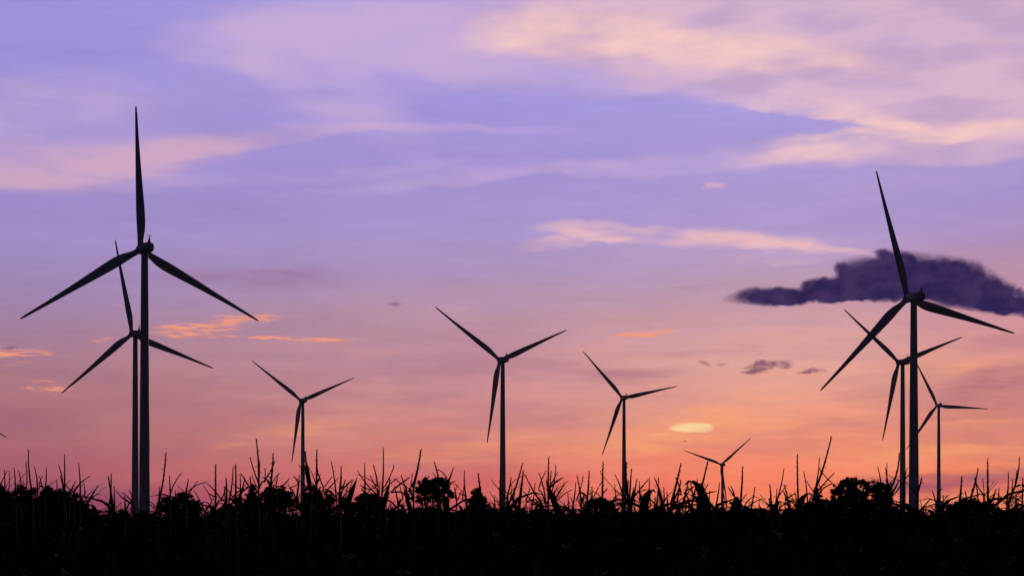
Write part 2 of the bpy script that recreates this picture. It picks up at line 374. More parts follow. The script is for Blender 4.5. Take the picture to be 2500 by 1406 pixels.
# ------------------------------------------------------------------ utility poles and bird
def pole(px, top, d, label):
    b = at(px, 1262, d); h = EYE+(1262-top)/F*d
    r = empty('utility_pole', (b.x, d, 0), .3); tag(r, label, 'utility pole', 'distant utility poles on the horizon')
    m = MB(); m.tube([Vector((0,0,0)), Vector((0,0,h))], [.16,.10], 8); m.build('pole', M_WOOD, r, True)
    for k, w in ((.5, 2.2), (1.5, 2.0), (2.6, 1.4)):
        m = MB(); m.box((0, -.2, h-k), (w, .12, .14))
        for s in (-1, 1): m.tube([Vector((s*w*.44, -.2, h-k+.08)), Vector((s*w*.44, -.2, h-k+.32))], .06)
        m.build('crossarm', M_WOOD, r)
pole(2303, 1207, 330, 'tiny utility pole with crossarms just right of the rightmost turbine tower')
pole(2481, 1205, 330, 'tiny utility pole with crossarms at the right edge of the picture')
bp = at(1673, 1077, 150)
r = empty('bird', bp, .5); tag(r, 'tiny dark bird in flight under the yellow patch of cloud', 'bird')
m = MB(); m.tube([Vector((.0,-.16,0)),Vector((0,-.12,.01)),Vector((0,-.02,.02)),Vector((0,.08,.01)),Vector((0,.13,.02)),Vector((0,.17,.01))], [.005,.02,.035,.028,.02,.004], 8); m.build('body', M_BIRD, r, True)
for s in (-1, 1):
    m = MB(); m.loft([[Vector((s*x,-c,z-.004)),Vector((s*x,c,z-.004)),Vector((s*x,c,z+.004)),Vector((s*x,-c,z+.004))] for x, c, z in ((.0,.05,.01),(.07,.055,.06),(.13,.04,.06),(.2,.008,.02))]); m.build('wing', M_BIRD, r)

# ------------------------------------------------------------------ trees: clumps of leaves on limbs, (px, py, radius px)
def leafquad(m, c, s, rnd):
    n = Vector((rnd.gauss(0,1), rnd.gauss(0,1), rnd.gauss(0,1)+.6)).normalized()
    a = n.cross(Vector((rnd.gauss(0,1), rnd.gauss(0,1), rnd.gauss(0,1)))).normalized(); b = n.cross(a)
    L = s*rnd.uniform(.7,1.4); w = L*rnd.uniform(.22,.42)
    m.quad(c-a*L, c-b*w+n*L*.1, c+a*L, c+b*w+n*L*.1)
def tree(name, label, d, clumps, leaf=.11, dens=1.0, seed=0, group=None, cat='tree', fill=.4):
    rnd = random.Random(seed)
    cx = sum(c[0] for c in clumps)/len(clumps); base = at(cx, 1262, d); base.z = 0
    root = empty(name, base); tag(root, label, cat, group)
    crown = MB(); trunk = MB()
    fork = Vector((0, 0, .9))
    extra = []
    for i_, (ax, ay, ar) in enumerate(clumps):
        near = sorted(((ax-bx)**2+(ay-by)**2, bx, by, br) for (bx, by, br) in clumps if (bx, by) != (ax, ay))[:2]
        for dd, bx, by, br in near:
            if rnd.random() < .5: extra.append(((ax+bx)/2+rnd.uniform(-2,2), (ay+by)/2+rnd.uniform(-2,3), (ar+br)*.3))
        y_ = ay+ar*.9
        while y_ < 1262:
            if rnd.random() < fill: extra.append((ax+rnd.uniform(-.8,.8)*ar, y_, ar*rnd.uniform(.45,.75)))
            y_ += ar*.8
    clumps = clumps+extra
    trunk.tube([Vector((0,0,-.1)), Vector((.03,0,.5)), fork], [.16,.12,.1], 8)
    for (px, py, rp) in clumps:
        c = at(px, py, d) - base; R_ = rp/F*d; c.y += rnd.uniform(-1, 1)*R_*1.3
        mid = fork.lerp(c, .5) + Vector((rnd.uniform(-.1,.1), rnd.uniform(-.1,.1), -.12))
        trunk.tube([fork, mid, c], [.07,.045,.015], 6)
        R_ *= rnd.uniform(.95, 1.15)
        subs = []
        for k in range(10):
            v = Vector((rnd.gauss(0,1), rnd.gauss(0,1), rnd.gauss(0,.9))).normalized()*R_*rnd.uniform(.5,1.15)
            subs.append((c+v, R_*rnd.uniform(.22,.46))); trunk.tube([c, c+v*.6+Vector((0,0,.02)), c+v], [.014,.009,.004], 4)
        subs.append((c, R_*.7))
        for sc, sr in subs:
            cnt = int(dens*40*max(1, (sr/leaf/1.4)**2))
            for k in range(min(cnt, 700)):
                v = Vector((rnd.gauss(0,1), rnd.gauss(0,1), rnd.gauss(0,1))).normalized()*sr*rnd.uniform(.2,1.1)
                v.z *= .85
                if rnd.random() < .08: v *= rnd.uniform(1.1, 1.5)
                leafquad(crown, sc+v, leaf, rnd)
    trunk.build('trunk', M_BARK, root, True); crown.build('crown', M_TREE, root)
TG = 'dark trees and bushes along the horizon'
TREES = [
 ('broad_tree','broad dark rounded tree mass at the far left edge behind the corn',60,[(-20,1215,30),(15,1210,22),(55,1215,24),(35,1235,30),(75,1240,26),(5,1245,26)],.06,1.3),
 ('broad_tree','dome shaped dark tree left of the left turbine pair',60,[(110,1212,22),(150,1209,20),(130,1225,28),(178,1224,20),(95,1235,24),(205,1243,15),(165,1245,28),(225,1256,10)],.06,1.3),
 ('round_bush','round dark bush just right of the left turbine pair',80,[(445,1217,18),(428,1230,20),(465,1232,18),(402,1222,9),(402,1238,14),(450,1245,26),(478,1248,13),(420,1250,18)],.06,1.3),
 ('leafy_bush','low dark bush between the round bush and the taller ragged trees',75,[(558,1238,15),(585,1228,15),(600,1240,18),(540,1250,12),(575,1250,18)],.06,1.0),
 ('pointed_tree','dark tree with a pointed tip left of the small left turbine',75,[(616,1186,6),(616,1196,9),(614,1210,13),(622,1228,20),(606,1242,18),(640,1240,18)],.05,1.2),
 ('ragged_tree','ragged dark tree with blunt tips left of the small left turbine',75,[(662,1194,11),(655,1210,16),(686,1197,10),(690,1212,15),(704,1208,12),(675,1226,26),(705,1232,18),(650,1236,20)],.055,1.3),
 ('oval_tree','dark oval tree just right of the small left turbine',75,[(764,1194,13),(779,1205,12),(752,1210,14),(768,1222,22),(790,1230,16),(745,1235,16),(775,1245,20)],.055,1.2),
 ('sparse_tree','thin see-through tree right of the oval tree',75,[(800,1212,11),(812,1222,12),(797,1232,14),(820,1240,12),(838,1216,9),(836,1232,12)],.05,.45),
 ('round_bush','dark bumpy bush below the corn midway between small left and centre turbines',80,[(893,1209,12),(876,1216,10),(914,1216,12),(898,1226,20),(925,1236,14),(872,1238,14),(900,1245,22)],.055,1.3),
 ('umbrella_tree','rounded tree with gaps in its lower crown, left of the centre turbine',90,[(1068,1172,13),(1040,1181,14),(1055,1180,15),(1085,1184,13),(1024,1194,12),(1060,1196,20),(1095,1200,10),(1035,1205,14)],.07,1.5),
 ('tapered_tree','tapering dark tree with a spiky top just left of the centre turbine',75,[(1168,1195,7),(1163,1207,11),(1172,1218,14),(1158,1228,16),(1180,1240,15),(1145,1244,15),(1165,1250,20),(1195,1252,9)],.05,1.3),
 ('round_bush','domed bush with gaps just left of the slim turbine right of centre',80,[(1455,1222,11),(1475,1224,12),(1440,1230,12),(1490,1234,12),(1430,1244,12),(1500,1246,9),(1465,1232,13)],.055,1.3),
 ('small_tree','little rounded tree just right of the smallest turbine',90,[(1797,1221,6),(1803,1229,8),(1792,1232,9),(1797,1242,13),(1785,1250,8),(1810,1250,9)],.055,1.3),
 ('low_bush','low bush at the foot of the smallest turbine',90,[(1748,1246,9),(1762,1250,9),(1733,1253,9)],.055,1.2),
 ('spreading_tree','largest tree on the right, lumpy leafy crown left of the big right turbine',95,[(2062,1176,12),(2056,1188,13),(2088,1175,9),(2080,1190,12),(2108,1178,10),(2116,1190,11),(2042,1200,14),(2068,1206,18),(2098,1208,15),(2138,1186,11),(2132,1200,14),(2152,1184,8),(2165,1190,7),(2160,1206,11),(2170,1216,8),(2145,1222,16),(2112,1228,17),(2072,1232,20),(2040,1226,13),(2165,1236,10),(2025,1242,16),(2135,1246,18),(2095,1250,20),(2060,1254,18),(2170,1252,10)],.085,1.15),
 ('low_bush','stepped bush joined to the left of the largest right tree',90,[(1991,1196,6),(2000,1210,9),(1990,1218,9),(2008,1225,11),(1980,1232,10),(1995,1242,14),(1965,1238,7),(1970,1252,10),(2015,1248,12)],.075,1.2),
 ('low_bush','small bush at the foot of the big right turbine, on its left',90,[(2188,1238,6),(2182,1247,9),(2196,1252,9)],.06,.8),
 ('broad_bush','wide low bush right of the rightmost turbine',75,[(2372,1226,11),(2352,1230,13),(2335,1236,14),(2390,1232,12),(2368,1240,18),(2410,1238,13),(2318,1246,11),(2430,1245,11),(2395,1250,18),(2345,1252,18),(2448,1252,8)],.055,1.35),
 ('low_bush','little dark bush in the bottom right corner of the skyline',75,[(2482,1248,8),(2472,1254,9),(2492,1256,10)],.055,1.2),
]
for i, (nm, lb, d, cl, lf_, dn) in enumerate(TREES): tree(nm, lb, d, cl, lf_, dn, 100+i, TG)
# far scrub line
rnd = random.Random(5); m = MB()
for i in range(9000):
    d = rnd.uniform(380, 520); x = rnd.uniform(-.42, .42)*d
    h = 1.6+1.2*abs(sin(x*.05+2*sin(x*.013)))
    leafquad(m, Vector((x, d, rnd.uniform(.1, h))), .55, rnd)
tag(m.build('far_scrub', M_TREE), 'low dark scrub far off along the horizon', 'scrub', kind='stuff')

# ------------------------------------------------------------------ corn
def spikelets(m, pts, rnd, r, dens=1.0, start=.12):
    L = sum((b-a).length for a, b in zip(pts, pts[1:])); n = int(L/.0055*dens)
    for k in range(n):
        f = start+(1-start)*k/max(1, n-1); q = f*(len(pts)-1); i = min(int(q), len(pts)-2); p = pts[i].lerp(pts[i+1], q-i)
        t = (pts[i+1]-pts[i]).normalized()
        s = Vector((rnd.gauss(0,1), rnd.gauss(0,1), rnd.gauss(0,1))); s = (s-t*s.dot(t)).normalized()
        a = (t*.9+s*.42).normalized(); w = t.cross(s); ll = rnd.uniform(.006,.0095)*(1-.35*f); e = p+s*r*.5
        m.quad(e, e+a*ll*.45+w*.0017, e+a*ll, e+a*ll*.45-w*.0017)
        m.quad(e, e+a*ll*.45+s*.0015, e+a*ll, e+a*ll*.45-s*.0015)
        if f < .8 and rnd.random() < .03:            # hanging anthers
            h = p+s*(r+.003); m.quad(h, h+s*.004+Vector((0,0,-.004)), h+s*.003+Vector((0,0,-.010)), h+Vector((0,0,-.006)))
def curve(a, b, bend, n=6):
    out = []; ax = (b-a); side = Vector((ax.z, 0, -ax.x))
    for i in range(n+1):
        t = i/n; out.append(a.lerp(b, t)+side*bend*4*t*(1-t))
    return out
def leaf_ribbon(m, base, ang, L, w, lift, droop, n=7, twist=0.0):
    d = Vector((cos(ang), sin(ang), 0)); p = base.copy(); el_ = lift; s = Vector((-sin(ang), cos(ang), 0)); prev = None
    for i in range(n+1):
        t = i/n; ww = w*min(1, .45+t*3)*(1-t**2.2)+.001; fold = .25*ww
        sd = (s*cos(twist*t)+Vector((0,0,1))*sin(twist*t))
        row = [p-sd*ww*.5+Vector((0,0,fold)), p.copy(), p+sd*ww*.5+Vector((0,0,fold))]
        if prev:
            m.quad(prev[0], prev[1], row[1], row[0]); m.quad(prev[1], prev[2], row[2], row[1])
        prev = row; p = p+(d*cos(el_)+Vector((0,0,1))*sin(el_))*(L/n); el_ -= droop/n
def leaves(m, rnd, path, top, n=9, low=.45, topfrac=1.0, big=1.0):
    # path(z) -> point on the stalk at height z
    for k in range(n):
        z = top-.02-(top-low)*(k/n)**.9*topfrac
        ang = (k % 2)*pi+rnd.uniform(-.6,.6)+rnd.random()*.1
        L = rnd.uniform(.5,.85)*big*(.55+.45*min(1,(k+1)/4)); wd = rnd.uniform(.05,.085)*(.6+.4*min(1,(k+1)/3)); lift = rnd.uniform(.7,1.25); droop = rnd.uniform(1.6,2.8)
        z = min(z, leaves.cap+rnd.uniform(-.05,.035)-L/droop*(1-cos(lift)))       # the arch of a leaf stays below the tassels
        leaf_ribbon(m, path(z), ang+leaves.az, L, wd, lift, droop, twist=rnd.uniform(-.8,.8))
leaves.az = 0; leaves.cap = 2.355

# tassels seen against the sky: strokes traced in four zoomed strips; each row is one plant:
# (thickness, [tip_x, tip_y, base_x, base_y, bend], more strokes ...)
Z1 = (0, 3.4625, [
 (1,[35,503,40,720,.02],[22,508,-5,650,0]),
 (1,[117,485,126,700,.03],[110,520,75,690,.02]),
 (1,[155,510,178,690,.05],[215,590,188,690,.03]),
 (1.2,[241,335,272,700,-.03],[250,440,224,690,.02],[268,500,262,690,0]),
 (1,[290,480,316,690,.04],[312,560,355,650,.05]),
 (1,[392,485,380,690,.02],[365,560,330,640,-.05]),
 (1,[493,462,532,670,.05],[430,590,480,670,.05]),
 (1.2,[546,376,547,690,0],[520,560,540,660,0]),
 (1.2,[664,448,678,750,.02],[708,610,718,745,.02]),
 (1,[768,558,618,715,-.10]),
 (1.3,[637,600,588,700,.02]),
 (1,[828,637,738,785,.02],[883,710,745,775,-.10],[776,668,722,745,.0]),
 (1.7,[915,567,958,880,.02],[988,545,918,830,.03],[975,650,970,830,0]),
 (.9,[980,680,1112,790,-.08],[1090,678,1116,725,0]),
 (1.3,[1057,730,1056,885,0],[990,880,1050,835,.05],[1070,700,1110,770,.05]),
 (1.5,[1402,362,1328,830,.03],[1297,650,1330,810,.04]),
 (1.3,[1430,557,1438,760,.02],[1567,533,1440,715,-.06],[1490,680,1485,740,0]),
 (1.2,[1592,583,1570,700,.02],[1750,612,1588,692,-.08]),
 (.9,[1640,680,1730,865,.03],[1700,630,1795,785,.04]),
 (1.5,[1823,463,1822,830,.0],[1787,625,1872,765,.06],[1770,708,1820,740,.05]),
 (1.4,[1910,573,1916,790,.02],[1890,630,1870,760,.04],[1860,650,1900,740,.05]),
 (1.2,[1970,480,1936,770,.03],[1965,625,2070,680,-.08]),
 (1.6,[1992,462,1990,785,.01],[2035,547,2030,750,.02],[2068,545,2112,650,-.03]),
 (1,[2070,565,2040,690,.03],[2120,650,2010,720,-.04]),
])
Z2 = (600, 3.463, [
 (1.5,[88,247,110,630,.02],[37,402,105,610,-.02],[122,430,112,600,0],[130,490,160,610,.03],[5,560,40,650,.03]),
 (1.5,[232,367,213,620,.01],[220,425,158,600,.04],[255,540,255,640,0],[362,580,300,650,.05]),
 (1.2,[453,548,430,760,.02],[395,560,445,635,.05],[382,660,440,630,-.05]),
 (2.2,[503,352,548,640,-.03],[520,470,530,650,0]),
 (1.5,[600,335,600,640,.0],[608,392,658,655,-.07],[628,548,605,620,0]),
 (1.1,[722,432,765,740,.02],[723,562,652,665,.02],[777,570,660,695,.03],[770,600,680,680,.02]),
 (1.7,[807,478,790,720,.02],[855,597,795,680,.05],[887,602,800,670,.04]),
 (1.1,[860,640,832,780,.02],[905,600,850,770,.0]),
 (1.1,[945,513,1138,740,-.05],[965,635,1000,660,.05]),
 (1.2,[1005,450,1010,700,0],[985,680,1010,640,.03]),
 (1.3,[1077,463,1117,650,.03],[1065,562,1132,735,.02],[1120,610,1128,720,0]),
 (1.3,[1162,318,1150,715,.02],[1258,470,1178,645,.03],[1285,577,1165,690,-.06]),
 (1.5,[1220,590,1175,800,.02],[1210,700,1160,850,.05]),
 (1.2,[1255,645,1288,800,.03],[1300,640,1330,760,.02]),
 (1.2,[1310,552,1378,770,.03],[1410,535,1385,700,.02],[1360,640,1380,760,0]),
 (2.0,[1482,337,1418,660,.01],[1470,460,1375,690,.06],[1395,580,1225,695,-.02]),
 (1.4,[1592,438,1634,600,.02],[1545,558,1498,610,.03]),
 (1.4,[1755,490,1706,620,.02]),
 (1,[1762,650,1782,760,.03],[1790,632,1757,720,.02],[1815,690,1790,760,.03]),
 (1.3,[1850,510,1870,770,-.04],[1845,650,1833,760,0],[1800,700,1835,720,-.05]),
 (2.0,[1967,540,2006,800,-.02],[2030,735,1995,750,.05],[1900,700,1960,660,.05]),
 (1,[2100,720,2112,860,0],[2055,790,2100,860,.04],[2085,780,2120,850,.03]),
 (1.1,[2145,650,2150,780,0]),
 (1.2,[2245,570,2208,745,.02],[2250,650,2225,800,.03]),
])
Z3 = (1240, 3.4636, [
 (1.1,[27,575,0,710,.02]),
 (1.6,[122,452,8,800,.03],[60,700,30,830,.02]),
 (1.9,[130,512,93,850,.01]),
 (1.4,[145,545,292,800,-.03],[183,665,150,770,.03],[135,690,190,760,.04]),
 (1.2,[262,530,320,790,.04],[323,512,260,670,-.03],[230,620,205,850,.0],[190,800,280,770,-.05]),
 (1.4,[345,400,340,660,.0],[363,520,355,680,.0],[405,468,370,700,.03],[320,595,345,720,0]),
 (1.2,[482,615,404,745,.02],[430,635,382,705,.03],[540,675,420,765,-.05]),
 (1.2,[573,612,545,845,.02],[510,700,515,850,0],[445,840,520,780,-.06],[530,740,560,850,.03]),
 (1.4,[585,560,622,790,.02],[635,562,578,770,.03],[600,680,660,720,.03]),
 (1.5,[688,517,670,770,.01],[706,650,710,760,0]),
 (1.6,[805,440,799,740,.0],[838,668,800,715,-.03]),
 (1,[903,545,965,700,.04],[912,625,915,790,0],[890,745,955,700,-.04]),
 (2.2,[1003,440,1026,790,-.04],[1030,505,1030,720,.0],[1015,600,1010,800,0]),
 (1.6,[1087,590,1048,800,.02],[1218,573,1085,715,-.03],[1175,675,1060,730,-.08]),
 (1,[1112,600,1116,760,0],[1130,700,1160,790,.02]),
 (1.3,[1198,595,1180,820,.01],[1205,675,1206,820,0],[1232,740,1240,840,0]),
 (1.5,[1240,577,1312,790,.03],[1275,573,1248,850,.02],[1310,658,1322,770,0]),
 (1.1,[1345,690,1350,820,0],[1275,700,1262,860,.02],[1300,790,1265,870,.03]),
 (2.1,[1462,458,1384,780,.01],[1437,570,1467,715,.03],[1445,600,1430,780,0]),
 (1.6,[1522,613,1480,790,.02],[1440,640,1400,780,.0]),
 (1.5,[1603,587,1550,830,.0],[1565,590,1570,750,0],[1580,650,1490,700,-.05]),
 (1.7,[1690,435,1602,780,.01],[1698,630,1618,745,.03],[1640,680,1660,800,.03]),
 (1.1,[1765,688,1500,795,-.05],[1725,690,1540,765,-.03],[1710,735,1590,800,.02]),
 (1.2,[1790,612,1755,830,.02],[1832,830,1822,700,0]),
 (1.6,[1985,480,1968,770,.01],[1870,650,1920,745,.04],[1888,650,1922,740,.0]),
 (1.2,[2088,652,2045,880,.02],[2070,730,2000,810,-.10]),
 (1,[2178,748,2012,845,-.10]),
 (1.4,[2215,635,2228,880,.01],[2284,665,2250,870,.02],[2172,750,2212,795,.04],[2240,740,2235,860,0]),
 (1,[2120,800,2165,875,.03],[2110,855,2200,870,-.02]),
])
Z4 = (1860, 3.4625, [
 (1.2,[187,495,103,840,.03],[190,640,110,800,-.05]),
 (1,[68,630,82,870,.02],[95,740,88,860,0],[25,770,80,830,.03]),
 (1.5,[190,635,235,865,.03],[300,755,125,845,-.05],[165,690,205,750,.03]),
 (1.5,[300,377,314,850,-.01],[297,707,200,762,-.04],[265,760,240,850,.04],[250,700,300,830,.02]),
 (1,[355,520,387,800,.02],[385,700,440,720,.02]),
 (1.2,[487,405,430,760,.03],[515,487,597,620,-.05]),
 (1.7,[588,227,456,670,.02],[585,540,480,680,-.03],[530,630,505,700,.02]),
 (.9,[978,480,1006,630,.03],[960,590,968,640,0]),
 (1,[1057,450,1056,640,.0],[1070,480,1072,640,.0]),
 (1.5,[1163,365,1084,680,.06],[1125,595,1098,720,.02],[1155,620,1100,735,.03],[1135,600,1105,700,.0]),
 (1,[1243,552,1200,590,-.03],[1220,490,1212,560,0]),
 (1.5,[1353,575,1318,700,.0]),
 (1.1,[1425,755,1328,870,-.03],[1340,840,1425,920,-.05],[1400,770,1330,850,.02]),
 (1.1,[1440,682,1476,820,.03],[1520,665,1490,700,.0],[1445,850,1470,800,.0]),
 (1.7,[1690,563,1670,790,.01],[1740,685,1733,770,0]),
 (1.5,[1828,497,1763,750,.02],[1790,575,1828,755,.02]),
 (1,[1810,612,1872,715,-.04],[1878,575,1886,780,0]),
 (1.5,[1910,418,1910,790,.0],[1930,548,1914,720,.01],[1945,670,1928,790,.02],[1965,700,1935,790,.02]),
 (1.1,[2005,660,1995,800,.01]),
 (1.2,[2083,525,2070,790,.02],[2033,690,2068,820,.03]),
 (1.4,[2177,403,2088,770,.06],[2180,510,2092,780,.04],[2155,585,2096,790,.03]),
 (1.4,[2205,570,2195,880,.01],[2150,850,2195,860,-.05]),
])
# broad leaves that stand up against the sky: tip, where they leave the mass, width in photograph px
FLAG = [(600+943/3.463,1000+568/3.463,600+868/3.463,1000+770/3.463,17),(1240+322/3.4636,1000+600/3.4636,1240+425/3.4636,1000+860/3.4636,20),
        (600+1225/3.463,1000+590/3.463,600+1160/3.463,1000+800/3.463,13),(1240+1110/3.4636,1000+690/3.4636,1240+1165/3.4636,1000+860/3.4636,15),
        (1240+1068/3.4636,1000+650/3.4636,1240+1022/3.4636,1000+860/3.4636,13),(1240+1262/3.4636,1000+640/3.4636,1240+1325/3.4636,1000+860/3.4636,10),
        (1240+1655/3.4636,1000+700/3.4636,1240+1700/3.4636,1000+860/3.4636,10),(600+1980/3.463,1000+640/3.463,600+2005/3.463,1000+830/3.463,9),
        (600+1330/3.463,1000+640/3.463,600+1395/3.463,1000+850/3.463,14),(925/3.4625,1000+650/3.4625,965/3.4625,1000+890/3.4625,10),
        (1240+120/3.4636,1000+560/3.4636,1240+92/3.4636,1000+840/3.4636,9),(600+520/3.463,1000+430/3.463,600+548/3.463,1000+640/3.463,7),(1240+20/3.4636,1000+690/3.4636,1240+80/3.4636,1000+860/3.4636,12)]
def s_leaf(i):
    return [q for q in FLAG if min(range(len(rows)), key=lambda k: abs(rows[k][1][0][2]-q[2])+abs(rows[k][1][0][3]-q[3])*.2) == i]
LAND = [(341,'left pair'),(739,'small turbine'),(1227,'centre turbine'),(1523,'slim turbine'),(1763,'smallest turbine'),(2217,'big turbine'),(2292,'rightmost turbine')]
rows = []
for ox, k, lst in (Z1, Z2, Z3, Z4):
    for e in lst:
        strokes = [(ox+s[0]/k, 1000+s[1]/k, ox+s[2]/k, 1000+s[3]/k, s[4]) for s in e[1:]]
        rows.append((e[0], strokes))
rows.sort(key=lambda r: r[1][0][0])
ORD = ['first','second','third','fourth','fifth','sixth','seventh','eighth','ninth','tenth','eleventh','twelfth','thirteenth','fourteenth','fifteenth','sixteenth','seventeenth','eighteenth','nineteenth','twentieth','twenty-first','twenty-second','twenty-third','twenty-fourth','twenty-fifth','twenty-sixth','twenty-seventh']
def seg(x):
    i = sum(1 for l in LAND if l[0] < x); return i
segs = {}
for i, r in enumerate(rows): segs.setdefault(seg(r[1][0][0]), []).append(i)
LABEL = {}
for sgi, idx in segs.items():
    tall = min(idx, key=lambda i: rows[i][1][0][1])
    if sgi == 0: where = 'left of every turbine'
    elif sgi == len(LAND): where = 'right of the rightmost turbine'
    else: where = 'between the %s and %s' % (LAND[sgi-1][1], LAND[sgi][1])
    for n_, i in enumerate(idx):
        s = rows[i][1]; lean = s[0][0]-s[0][2]
        sh = 'leaning right' if lean > 14 else ('leaning left' if lean < -9 else 'upright')
        br = 'single spike' if len(s) == 1 else ('forked' if len(s) == 2 else 'branching')
        if i == tall and len(idx) > 1: LABEL[i] = 'corn with tallest tassel %s, %s, %s' % (where, br, sh)
        elif len(idx) == 1: LABEL[i] = 'corn plant with %s %s tassel %s' % (br, sh, where)
        else: LABEL[i] = '%s corn tassel from left %s, %s %s' % (ORD[n_], where, br, sh)
CG = 'corn plants in the foreground field'
rnd = random.Random(11)
used = []
for i, (th, strokes) in enumerate(rows):
    d = {True: rnd.uniform(5.0,6.2), False: rnd.uniform(6.2,8.6)}[th >= 1.4]
    if th <= 1.05: d = rnd.uniform(8.2, 11)
    s0 = strokes[0]
    b0 = at(s0[2], s0[3], d); tip0 = at(s0[0], s0[1], d)
    lean = (b0.x-tip0.x)*.35
    rx = b0.x+max(-.22, min(.22, lean)); ry = d+rnd.uniform(-.05,.05)
    used.append((rx, ry))
    root = empty('corn_plant', (rx, ry, 0)); O = Vector((rx, ry, 0))
    tag(root, LABEL[i], 'corn plant', CG)
    btop = b0-O
    sway = rnd.uniform(-.04,.04)
    def path(z, btop=btop, sway=sway):
        t = max(0, min(1, z/btop.z)); return Vector((btop.x*t**1.6+sway*sin(pi*t), btop.y*t**1.6, z))
    m = MB(); N = 9; m.tube([path(btop.z*k/N) for k in range(N+1)], [.0125-.009*(k/N)**1.5 for k in range(N+1)], 7)
    for k in (2,3,4,5,6,7): q = path(btop.z*k/8); m.tube([q+Vector((0,0,-.008)), q, q+Vector((0,0,.008))], [.011-.006*k/8,.0155-.008*k/8,.011-.006*k/8], 7)
    m.build('stalk', M_STALK, root, True)
    m = MB()
    for j, s in enumerate(strokes):
        tip = at(s[0], s[1], d)-O; ba = at(s[2], s[3], d)-O
        off = 0 if j == 0 else rnd.uniform(-.10,.10); tip.y += off
        # join every branch to the tassel axis a little below where it shows
        jn = btop.copy(); jn.z = min(btop.z, max(tip.z, ba.z)-.02)
        pts = curve(ba, tip, s[4]) if j == 0 else None
        if j == 0:
            rr = [.0021*d/6*(.7+th)*(1-.62*(q/6)**1.5) for q in range(7)]
        else:
            lowp = ba if ba.z < tip.z else tip; hip = tip if ba.z < tip.z else ba
            c2 = curve(ba, tip, s[4]); 
            if ba.z > tip.z: c2.reverse()
            root_pt = path(max(.5, min(btop.z, c2[0].z-.03)))
            if (root_pt-c2[0]).length > .02:
                c2 = [root_pt, root_pt.lerp(c2[0], .55)+Vector((0,0,.015))]+c2
            pts = c2; rr = [.0018*d/6*(.7+th)*(1-.55*q/(len(pts)-1)) for q in range(len(pts))]
        m.tube(pts, rr, 5)
        spikelets(m, pts, rnd, rr[len(rr)//2], dens=(.75+.35*th) if j == 0 else .75, start=.1 if j == 0 else .35)
        if th >= 1.5 and j == 0: spikelets(m, pts, rnd, rr[2]*1.3, dens=.8, start=.25)
    for q in range(rnd.randint(1, 3)):
        c0 = path(btop.z-rnd.uniform(.0,.03)); sgn = rnd.choice((-1, 1)); L = rnd.uniform(.05,.13)*(d/7)
        e = c0+Vector((sgn*L*rnd.uniform(.3,.9), rnd.uniform(-.06,.06), L*rnd.uniform(.4,1.0)))
        pts = curve(c0, e, sgn*rnd.uniform(-.18,.05)); m.tube(pts, [.0026*(1-.5*k/6) for k in range(7)], 4); spikelets(m, pts, rnd, .002, .6)
    m.build('tassel', M_TASSEL, root)
    m = MB(); leaves.az = rnd.uniform(0, pi)
    ltop = min(btop.z-.12, 2.15+rnd.uniform(-.08,.04))
    leaves(m, rnd, path, ltop, 9)
    for q in s_leaf(i):                           # a broad flag leaf standing up beside the thick tassels
        tp = at(q[0], q[1], d)-O; ba = at(q[2], q[3], d)-O; lowp = path(max(.8, ba.z-.35)); ww = q[4]/F*d
        cl = [lowp, lowp.lerp(ba, .5)+Vector((0,-.02,.01)), ba, ba.lerp(tp, .35), ba.lerp(tp, .7), tp]; wd = [.25, .7, 1.0, .8, .42, .02]
        for (p0, w0), (p1, w1) in zip(zip(cl, wd), zip(cl[1:], wd[1:])):
            for sg in (-1, 1):
                e0 = Vector((sg*w0*ww*.5, -.25*w0*ww, 0)); e1 = Vector((sg*w1*ww*.5, -.25*w1*ww, 0))
                m.quad(p0, p0+e0, p1+e1, p1)
    m.build('leaves', M_LEAF, root)

# corn plants whose tops stay in the dark mass: a few prototypes, copied
def proto(seed):
    rnd = random.Random(seed); hh = rnd.uniform(2.12, 2.22)
    sw = rnd.uniform(-.06,.06); bx = rnd.uniform(-.06,.06)
    def path(z): t = max(0, min(1, z/hh)); return Vector((bx*t*t+sw*sin(pi*t), 0, z))
    a = MB(); a.tube([path(hh*k/8) for k in range(9)], [.0125-.009*(k/8)**1.5 for k in range(9)], 6)
    b = MB(); top = path(hh)
    tip = top+Vector((rnd.uniform(-.05,.05), rnd.uniform(-.05,.05), rnd.uniform(.08,.15)))
    pts = curve(top, tip, .02); b.tube(pts, [.004*(1-.5*k/6) for k in range(7)], 5); spikelets(b, pts, rnd, .003)
    for k in range(rnd.randint(3,6)):
        an = rnd.uniform(0, 2*pi); L = rnd.uniform(.1,.17); e = top+Vector((cos(an)*L*.8, sin(an)*L*.5, L*rnd.uniform(.25,.7)))
        pts = curve(top+Vector((0,0,-.02)), e, rnd.uniform(-.15,.15)); b.tube(pts, [.0026*(1-.5*q/6) for q in range(7)], 4); spikelets(b, pts, rnd, .002, .6)
    c = MB(); leaves.az = rnd.uniform(0, pi); leaves(c, rnd, path, hh-.10, 10)
    return a.mesh('stalk', M_STALK, True), b.mesh('tassel', M_TASSEL), c.mesh('leaves', M_LEAF)
PR = [proto(200+k) for k in range(10)]
def stamp(me_list, M4, dst):
    for me, mb in zip(me_list, dst):
        o = len(mb.v); mb.v += [M4 @ v.co for v in me.vertices]; mb.f += [tuple(o+q for q in p.vertices) for p in me.polygons]
rnd = random.Random(77); cnt = 0; NEED = 300-len(rows)
row_y = 4.6; far_pts = []
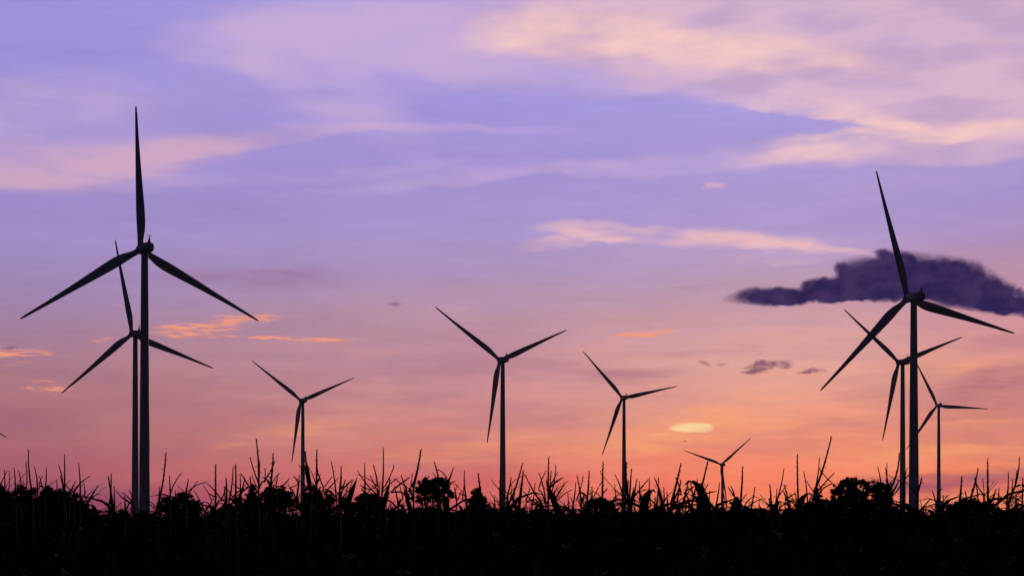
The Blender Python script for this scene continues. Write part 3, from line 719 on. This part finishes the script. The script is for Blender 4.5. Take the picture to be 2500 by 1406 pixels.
while row_y < 46:
    x = -(row_y*.40+.3)
    while x < row_y*.40+.3:
        px = x+rnd.uniform(-.07,.07); py = row_y+rnd.uniform(-.09,.09)
        if all((px-a)**2+(py-b)**2 > .012 for a, b in used):
            if cnt < NEED:
                pr = PR[rnd.randrange(10)]; s = rnd.uniform(.95, 1.0)
                root = empty('corn_plant', (px, py, 0), rnd.uniform(0, 6.28)); root.scale = (s, s, s)
                tag(root, 'corn plant in the black foreground rows, its tassel hidden below the skyline', 'corn plant', CG)
                for nm, me in zip(('stalk','tassel','leaves'), pr): link(nm, me, root)
                cnt += 1
            else: far_pts.append((px, py))
        x += .24 if row_y < 14 else .34
    row_y += .62 if row_y < 14 else .8
# the rest of the field, beyond counting
dst = [MB(), MB(), MB()]
LOW = []
def lowplant(seed):
    rnd = random.Random(seed); hh = rnd.uniform(2.1, 2.25); b = MB(); c = MB(); a = MB()
    a.tube([Vector((0,0,1.0)), Vector((0,0,hh))], [.011,.004], 4)
    top = Vector((0,0,hh)); b.tube([top, top+Vector((rnd.uniform(-.05,.05),0,rnd.uniform(.14,.24)))], [.006,.003], 4)
    for k in range(5):
        an = rnd.uniform(0, 2*pi); L = rnd.uniform(.12,.2); e = top+Vector((cos(an)*L*.7, sin(an)*L*.5, L*rnd.uniform(.4,.9)))
        b.tube([top, (top+e)/2+Vector((0,0,.02)), e], [.005,.0045,.002], 3)
    for k in range(7): leaf_ribbon(c, Vector((0,0,hh-.05-.13*k)), rnd.uniform(0,6.28), rnd.uniform(.45,.75), .08, rnd.uniform(.7,1.2), rnd.uniform(1.5,2.4), n=4)
    return a.mesh('s', M_STALK), b.mesh('t', M_TASSEL), c.mesh('l', M_LEAF)
LOW = [lowplant(400+k) for k in range(8)]
for (px, py) in far_pts:
    s = rnd.uniform(.97, 1.045)+(.02 if px > -.1*py else .0)
    stamp(LOW[rnd.randrange(8)], Matrix.Translation((px, py, 0)) @ Matrix.Rotation(rnd.uniform(0, 6.28), 4, 'Z') @ Matrix.Diagonal((s, s, s, 1)), dst)
V_ = []; F_ = []; MI = []
for k, mb in enumerate(dst):
    o = len(V_); V_ += [tuple(v) for v in mb.v]; F_ += [tuple(o+q for q in f) for f in mb.f]; MI += [k]*len(mb.f)
me = bpy.data.meshes.new('corn_field'); me.from_pydata(V_, [], F_)
for mm in (M_STALK, M_TASSEL, M_LEAF): me.materials.append(mm)
me.polygons.foreach_set('material_index', MI); me.update()
tag(link('corn_field', me), 'dense dark corn field stretching back behind the nearest plants', 'corn', kind='stuff')
for tr in LOW:
    for q in tr: bpy.data.meshes.remove(q)
print('rows', len(rows), 'copies', cnt, 'far', len(far_pts), 'polys', len(me.polygons))

# thin dusk air
m = MB(); m.box((0, 1180, 79), (2900, 2560, 160))
hm = bpy.data.materials.new('haze'); hm.use_nodes = True; nt = hm.node_tree; nt.nodes.clear()
g = G(nt); pv = g.n('ShaderNodeVolumePrincipled'); pv.inputs['Color'].default_value = (.72, .78, 1.0, 1); pv.inputs['Density'].default_value = .000034; pv.inputs['Anisotropy'].default_value = .45
o_ = g.n('ShaderNodeOutputMaterial'); g.link(pv.outputs[0], o_.inputs['Volume'])
tag(m.build('haze', hm), 'thin dusk haze over the fields', 'haze', kind='stuff')
scene.cycles.volume_bounces = 0
